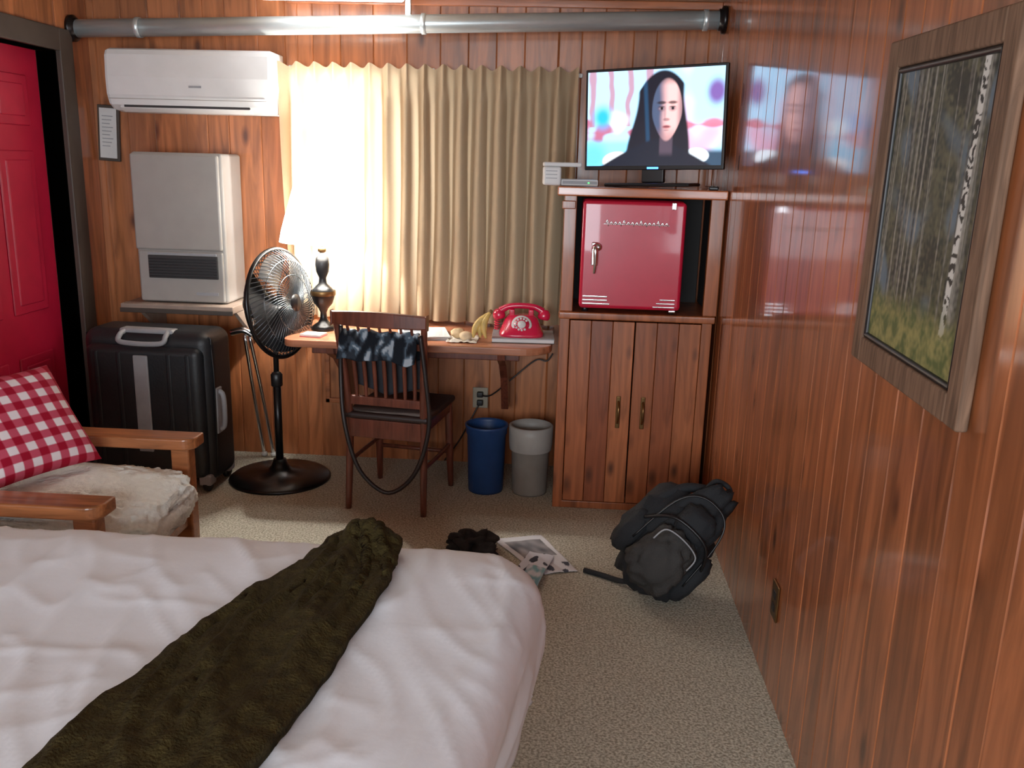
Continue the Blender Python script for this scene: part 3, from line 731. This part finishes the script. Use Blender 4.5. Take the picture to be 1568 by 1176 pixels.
def artcol(u,v):
    n1=noise.noise(Vector((u*4,v*5,0))); n2=noise.noise(Vector((u*16,v*18,2))); n3=noise.noise(Vector((u*45,v*50,9)))
    c=mixc(lin((36,44,34)),lin((92,90,66)),.45+.7*n2+.5*n3)
    c=mixc(c,lin((96,120,142)),sstep(.1,.45,n1+.35*(v-.6))*.7)
    c=mixc(c,lin((14,18,15)),sstep(-.1,-.45,n1+.4*n3)*.8)
    for (x,w_,ln_,t_) in trunks:
        cx=x+ln_*(v-.5); dd=abs(u-cx)
        if dd<w_*1.2: c=mixc(c,mixc(lin((22,22,20)),lin((172,170,160)),t_*.8+.3*n3),sstep(w_*1.2,w_*.6,dd)*.85*sstep(.12,.22,v))
    cx=.86+.05*(v-.5); dd=abs(u-cx)
    if dd<.030:
        k=lin((206,206,200)) if (n3+.5*math.sin(v*120+n2*9))>-.15 else lin((34,32,30))
        c=mixc(c,k,sstep(.030,.020,dd)*sstep(.06,.12,v))
    c=mixc(c,mixc(lin((80,92,48)),lin((146,140,84)),.5+n2+.6*n3),sstep(.24,.10,v+.05*n2))
    return c
aw=fw-ft-i_; ah=fh-ft-i_
grid('print',lambda u,v:(-.012,aw-2*aw*u,-ah+2*ah*v),170,220,M_art,ar,colfn=artcol,smooth=False)
box('backing',(-.011,-aw-.01,-ah-.01),(-.001,aw+.01,ah+.01),M_black,ar,bev=0)
ow=group('wall_outlet',loc=(XR,2.46,.30))
box('plate',(-.008,-.035,-.058),(-.0005,.035,.058),M_brass,ow)
for z in (-.02,.02): box('socket',(-.010,-.014,z-.012),(-.007,.014,z+.012),M_black,ow,bev=.003)
# ------------------------------------------------------------ bed
bd=group('bed')
R0=.13; RR=.075; DROP=.26; TOP=.62
bx0,bx1,by0,by1=-2.28,-.272,.70,1.865
def wr(x,y):
    a=noise.noise(Vector((x*1.3+y*.9,y*1.1-x*.4,0)))*.012
    p=x*.9+y*.25; q=-x*.25+y*.95
    rdg=1-abs(noise.noise(Vector((p*6,q*1.6,3)))*2); a+=.007*rdg**4
    rdg=1-abs(noise.noise(Vector((p*11+q*3,q*3.2,13)))*2); a+=.004*rdg**4
    rdg=1-abs(noise.noise(Vector((p*2.6,q*5.0,8)))*2); a+=.003*rdg**5
    return a
def duv(px,py):
    sh_=.052*max(-1.9,min(.9,(py-1.55)/.4))*sstep(-.8,-.2,px)
    ix=min(max(px,bx0),bx1); iy=min(max(py,by0),by1)
    dx,dy=px-ix,py-iy; d_=math.hypot(dx,dy)
    w_=wr(px,py)
    if d_<1e-6: return Vector((px+sh_,py,TOP+w_))
    n_=Vector((dx/d_,dy/d_))
    if d_<=R0: return Vector((px+sh_,py,TOP+w_-.010*(d_/R0)**2))
    e=d_-R0; arc=RR*math.pi/2
    if e<arc:
        t_=e/RR; return Vector((ix+sh_+n_.x*(R0+RR*math.sin(t_)),iy+n_.y*(R0+RR*math.sin(t_)),TOP-.010-RR*(1-math.cos(t_))+w_*(1-e/arc*.6)))
    dn=e-arc
    corner=max(0,1-abs(abs(n_.x)-abs(n_.y))) if (n_.x>0 and n_.y>0) else 0
    lim=min(dn,DROP*(1-.35*corner))
    near=sstep(1.75,1.35,py)
    fold=(.014*noise.noise(Vector((px*6+py*6,dn*2,6)))*min(1,dn*6)+(.006+.012*corner)*sstep(0,.10,dn)*(1-near)-.035*near*sstep(0,.2,dn)-(.025+.05*corner)*sstep(.10,.26,dn))
    o_=R0+RR+fold+w_*.4
    return Vector((ix+sh_+n_.x*o_,iy+n_.y*o_,TOP-.010-RR-lim+.02*noise.noise(Vector((px*4,py*4,2)))))
ext=R0+RR*math.pi/2+DROP
gx0,gx1,gy0,gy1=bx0-.05,bx1+ext,by0-ext,by1+ext
o=grid('duvet',lambda u,v:duv(gx0+(gx1-gx0)*u,gy0+(gy1-gy0)*v),220,170,M_duvet,bd)
sd=o.modifiers.new('s','SOLIDIFY'); sd.thickness=.02; sd.offset=-1
box('mattress',(XL+.04,.56,.30),(-.25,1.96,.58),M_sheet,bd,bev=.05,seg=4)
box('box_spring',(XL+.04,.57,.12),(-.23,1.95,.30),mat('box_spring_fabric',(80,62,52),.9),bd,bev=.02)
for x in (-2.25,-.28):
    for y in (.62,1.88): box('leg',(x-.03,y-.03,0),(x+.03,y+.03,.13),M_chairw,bd)
box('headboard',(XL+.008,.50,.0),(XL+.04,2.0,1.05),M_chairw,bd,bev=.01)
# throw
th=group('throw_blanket')
ctr=[(-.70,.62),(-.635,1.0),(-.592,1.25),(-.550,1.5),(-.500,1.72),(-.462,1.90),(-.447,2.0)]
hw_=[.15,.155,.158,.150,.122,.092,.066]
def tf(u,v):
    s_=v*(len(ctr)-1); i=min(int(s_),len(ctr)-2); t_=s_-i
    cx=ctr[i][0]+(ctr[i+1][0]-ctr[i][0])*t_; cy=ctr[i][1]+(ctr[i+1][1]-ctr[i][1])*t_
    w_=hw_[i]+(hw_[i+1]-hw_[i])*t_
    a=2*u-1; x=cx+a*w_+.014*noise.noise(Vector((v*6,a*1.2,4)))+.006*noise.noise(Vector((v*22,a*1.2,4))); y=cy-.10*a*w_/.15*0.5+ .012*noise.noise(Vector((u*4,v*5,9)))
    z=wr(x,y)+TOP
    bump=.014+.006*max(0,1-abs(a)**3)+.008*noise.noise(Vector((u*3,v*6,2)))*(1-a*a)+.012*(1-abs(noise.noise(Vector((u*4+v*3,v*3.5,7)))*2))**4+.004*noise.noise(Vector((u*14,v*40,7)))
    bump+=.026*sstep(.80,.98,v)*(1-a*a)**.6*(1+.8*noise.noise(Vector((u*4,v*14,3))))
    if abs(a)>.96: bump=.004
    return (x,y,z+max(.004,bump))
o=grid('blanket',tf,70,220,M_throw,th)
sd=o.modifiers.new('s','SOLIDIFY'); sd.thickness=.012; sd.offset=1
def tip(u,v):
    a=2*u-1; x=-.447+a*.066+.012*noise.noise(Vector((u*3,v*3,1))); y=1.99-.05*a+.075*math.sin(v*math.pi/2)
    z=TOP+.034*(1-a*a)**.5*(1-.3*v)+.012-.10*(1-math.cos(v*math.pi/2))+.02*noise.noise(Vector((u*6,v*4,0)))
    return (x,y,z)
o=grid('blanket_end',tip,30,18,M_throw,th); sd=o.modifiers.new('s','SOLIDIFY'); sd.thickness=.01
# ------------------------------------------------------------ armchair
ac=group('armchair')
for (y0,y1,nm) in ((2.80,2.90,'far'),(2.18,2.28,'near')):
    ym=(y0+y1)/2
    o=roundtop('arm_'+nm,-2.02,-1.25,y0,y1,.565,.605,.012,.046,M_armw,ac)
    box('front_post',(-1.34,ym-.03,0),(-1.275,ym+.03,.57),M_armw,ac,bev=.008)
    box('rear_post',(-2.0,ym-.028,0),(-1.94,ym+.028,.57),M_armw,ac,bev=.008)
    box('back_stile',(-2.02,ym-.022,.33),(-1.975,ym+.022,.84),M_armw,ac,bev=.008,rot=(0,math.radians(-10),0))
    box('side_rail',(-1.96,ym-.018,.30),(-1.32,ym+.018,.37),M_armw,ac,bev=.006)
box('front_rail',(-1.33,2.24,.28),(-1.29,2.82,.36),M_armw,ac,bev=.006)
box('crest_rail',(-2.085,2.18,.77),(-2.045,2.88,.85),M_armw,ac,bev=.01)
for k in range(5): box('back_slat',(-2.04,2.30+k*.11,.35),(-2.02,2.34+k*.11,.80),M_armw,ac,bev=.004,rot=(0,math.radians(-8),0))
def cushion(nm,c0,hx,hy,hz,m,par,nzv,e=.45,sub=6,rot=None,tuft=.010):
    bm=bmesh.new(); bmesh.ops.create_icosphere(bm,subdivisions=sub,radius=1)
    for v in bm.verts:
        q=v.co; x=math.copysign(abs(q.x)**e,q.x); y=math.copysign(abs(q.y)**e,q.y); z=math.copysign(abs(q.z)**.6,q.z)
        k=1+nzv*noise.noise(Vector((x*6,y*6,z*4)))
        P=Vector((x*hx*(1+(k-1)*.3),y*hy*(1+(k-1)*.3),z*hz*k))
        # woolly tufts
        tf_=1-abs(noise.noise(P*38))*2.2; tf2=noise.noise(P*75)
        v.co=P+Vector((x*.5,y*.5,z)).normalized()*(tuft*tf_+tuft*.5*tf2)
    me=bpy.data.meshes.new(nm); bm.to_mesh(me); bm.free(); o=addob(nm,me,m,par,True); o.location=c0
    if rot: o.rotation_euler=rot
    return o
cushion('seat_cushion',(-1.575,2.54,.445),.375,.245,.085,M_sherpa,ac,.12)
cushion('back_cushion',(-1.93,2.53,.64),.06,.25,.20,M_sherpa,ac,.12,rot=(0,math.radians(-10),0))
# plaid pillow
pw=group('plaid_pillow')
A=Vector((-1.57,2.73,.530)); e1=Vector((-.17,-.36,.0)); e2=Vector((-.17,.02,.31)); nn=e1.cross(e2).normalized()
if nn.x<0: nn=-nn
M_gin=colmat('gingham_cloth',.9,spec=.1)
def gin(u,v):
    a=int(u*13)%2==0; b_=int(v*13)%2==0
    if a and b_: return lin((150,18,40))
    if a or b_: return lin((186,72,92))
    return lin((226,214,216))
def pil(side):
    def fn(u,v):
        a,b_=2*u-1,2*v-1
        th_=.065*((1-a**4)*(1-b_**4))**.6
        uu=.5+a*.5*(1-.06*(1-abs(b_)**2)*abs(a)); vv=.5+b_*.5*(1-.06*(1-abs(a)**2)*abs(b_))
        p=A+e1*uu+e2*vv+nn*(side*th_)+nn*.06
        return tuple(p)
    return fn
grid('front',pil(1),104,104,M_gin,pw,colfn=gin); grid('rear',pil(-1),60,60,M_gin,pw,colfn=gin)
# ------------------------------------------------------------ backpack
bpk=group('backpack',loc=(.385,3.02,.0),rot=(math.radians(-16),math.radians(40),math.radians(-16)))
M_bp2=mat('backpack_grey',(46,44,42),.75,var=.2,bump=.3,bscale=200)
blob('main_body',(0,0,.225),(.150,.115,.230),M_fabblack,bpk,sub=4,power=.76,nz=.30,taper=.55)
blob('front_pocket',(-.005,-.10,.140),(.108,.055,.12),M_bp2,bpk,sub=4,power=.75,nz=.3,taper=.25,seed=2)
blob('upper_pocket',(0,-.075,.31),(.068,.045,.065),M_fabblack,bpk,sub=3,power=.75,nz=.25,seed=5)
blob('side_pocket',(-.14,.0,.13),(.045,.07,.09),M_fabblack,bpk,sub=3,power=.7,nz=.2)
blob('side_pocket_b',(.13,.0,.15),(.04,.07,.10),M_fabblack,bpk,sub=3,power=.7,nz=.2)
blob('back_pad',(-.03,.03,.20),(.155,.10,.17),M_fabblack,bpk,sub=3,power=.8,nz=.3,seed=8)
tube('pocket_zip',[(-.08,-.143,.18),(-.07,-.143,.235),(0,-.147,.25),(.07,-.143,.235),(.08,-.143,.18)],.003,M_grey,bpk,seg=6)
tube('main_zip',[(-.125,-.07,.12),(-.110,-.075,.32),(-.05,-.072,.40),(.05,-.072,.40),(.100,-.075,.32),(.125,-.07,.12)],.004,M_black,bpk,seg=6)
tube('top_handle',[(-.05,.03,.425),(-.045,.03,.47),(0,.03,.485),(.03,.03,.465),(.04,.03,.425)],.010,M_fabblack,bpk)
tube('shoulder_strap',[(-.05,.04,.42),(-.11,.02,.37),(-.155,-.01,.27),(-.17,.0,.16),(-.15,.02,.06)],.018,M_fabblack,bpk)
tube('compression_strap',[(-.145,-.06,.20),(-.07,-.120,.285),(.07,-.120,.285),(.135,-.06,.20)],.006,M_black,bpk,seg=6)
bpy.context.view_layer.update()
zmin=min((ob.matrix_world@v.co).z for ob in bpk.children for v in ob.data.vertices)
xmax=max((ob.matrix_world@v.co).x for ob in bpk.children for v in ob.data.vertices)
bpk.location.z-=zmin-.001
bpk.location.x-=(xmax-(XR-.008))
o=tube('loose_strap',[(.34,3.04,.07),(.27,3.10,.02),(.19,3.16,.011),(.12,3.20,.010)],.011,M_fabblack,None,seg=8)
bpy.context.view_layer.update(); o.parent=bpk; o.matrix_parent_inverse=bpk.matrix_world.inverted()
# ------------------------------------------------------------ papers on floor
def quad(name,pts,colfn,n_=50,z=.004,curl=.008):
    g=group(name); P=[Vector(p) for p in pts]
    def fn(u,v):
        a=P[0]*(1-u)+P[1]*u; b_=P[3]*(1-u)+P[2]*u; q=a*(1-v)+b_*v
        return (q.x,q.y,z+curl*abs(noise.noise(Vector((u*2.5,v*2.5,z*100)))))
    o=grid('sheet',fn,n_,n_,M_news,g,colfn=colfn); sd=o.modifiers.new('s','SOLIDIFY'); sd.thickness=.0015; return g
def mc(u,v):
    n_=noise.noise(Vector((u*5,v*5,3)))
    if .40<v<.90 and .12<u<.9: return mixc(lin((70,72,80)),lin((160,158,160)),.5+n_)
    if v<.24 and n_>.15: return lin((60,66,80))
    return lin((216,218,222))
quad('newspaper',[(-.06,3.15),(.095,3.20),(-.06,3.53),(-.26,3.46)],mc)
def mc2(u,v):
    return lin((50,56,70)) if noise.noise(Vector((u*4,v*4,11)))>.18 else lin((214,220,230))
quad('newspaper',[(-.15,3.16),(-.04,3.13),(.0,3.30),(-.10,3.34)],mc2,z=.013)
def mg_(u,v): return mixc(lin((200,206,214)),lin((110,160,170)),.5+1.6*noise.noise(Vector((u*4,v*4,1))))
quad('magazine',[(-.13,3.02),(-.06,3.00),(-.03,3.17),(-.10,3.20)],mg_,z=.022)
dc=group('crumpled_dark_cloth')
blob('fold',(-.34,3.34,.040),(.085,.06,.046),M_fabblack,dc,sub=4,nz=.7,ns=2.2)
blob('fold_b',(-.28,3.28,.028),(.05,.05,.034),M_fabblack,dc,sub=3,nz=.7,ns=2.5,seed=4)
# ------------------------------------------------------------ lights
def area(name,loc,rot,sx,sy,power,col):
    l_=bpy.data.lights.new(name,'AREA'); l_.shape='RECTANGLE'; l_.size=sx; l_.size_y=sy; l_.energy=power; l_.color=col
    o=bpy.data.objects.new(name,l_); COL.objects.link(o); o.location=loc; o.rotation_euler=rot; return o
area('daylight_back_window',(-1.16,4.56,1.42),(math.radians(-90),0,0),.34,.95,72,(.95,.98,1))
area('daylight_rear_window',(-.7,YR-.15,1.35),(math.radians(90),0,0),2.0,1.3,118,(.86,.93,1))
pl=bpy.data.lights.new('lamp_bulb_light','POINT'); pl.energy=90; pl.color=(1,.95,.89); pl.shadow_soft_size=.04
o=bpy.data.objects.new('lamp_bulb_light',pl); COL.objects.link(o); o.location=(LX,LY,1.33)
wd=bpy.data.worlds.new('daylight'); scene.world=wd; wd.use_nodes=True
wd.node_tree.nodes['Background'].inputs[0].default_value=(.8,.9,1,1); wd.node_tree.nodes['Background'].inputs[1].default_value=1.0
# ------------------------------------------------------------ camera
psi=math.radians(3.3);thv=math.radians(14.0);rho=math.radians(1.6)
r0=Vector((math.cos(psi),math.sin(psi),0)); fv=Vector((-math.sin(psi)*math.cos(thv),math.cos(psi)*math.cos(thv),-math.sin(thv)))
u0=r0.cross(fv); rv=math.cos(rho)*r0+math.sin(rho)*u0; uv=math.cos(rho)*u0-math.sin(rho)*r0
cd=bpy.data.cameras.new('camera'); cd.sensor_width=36; cd.lens=1350/1568*36; cd.clip_start=.02
co=bpy.data.objects.new('camera',cd); COL.objects.link(co)
M=Matrix((rv,uv,-fv)).transposed().to_4x4(); M.translation=Vector((0,0,1.55)); co.matrix_world=M
scene.camera=co
scene.view_settings.view_transform='Standard'; scene.view_settings.exposure=0.0; scene.view_settings.gamma=1.08
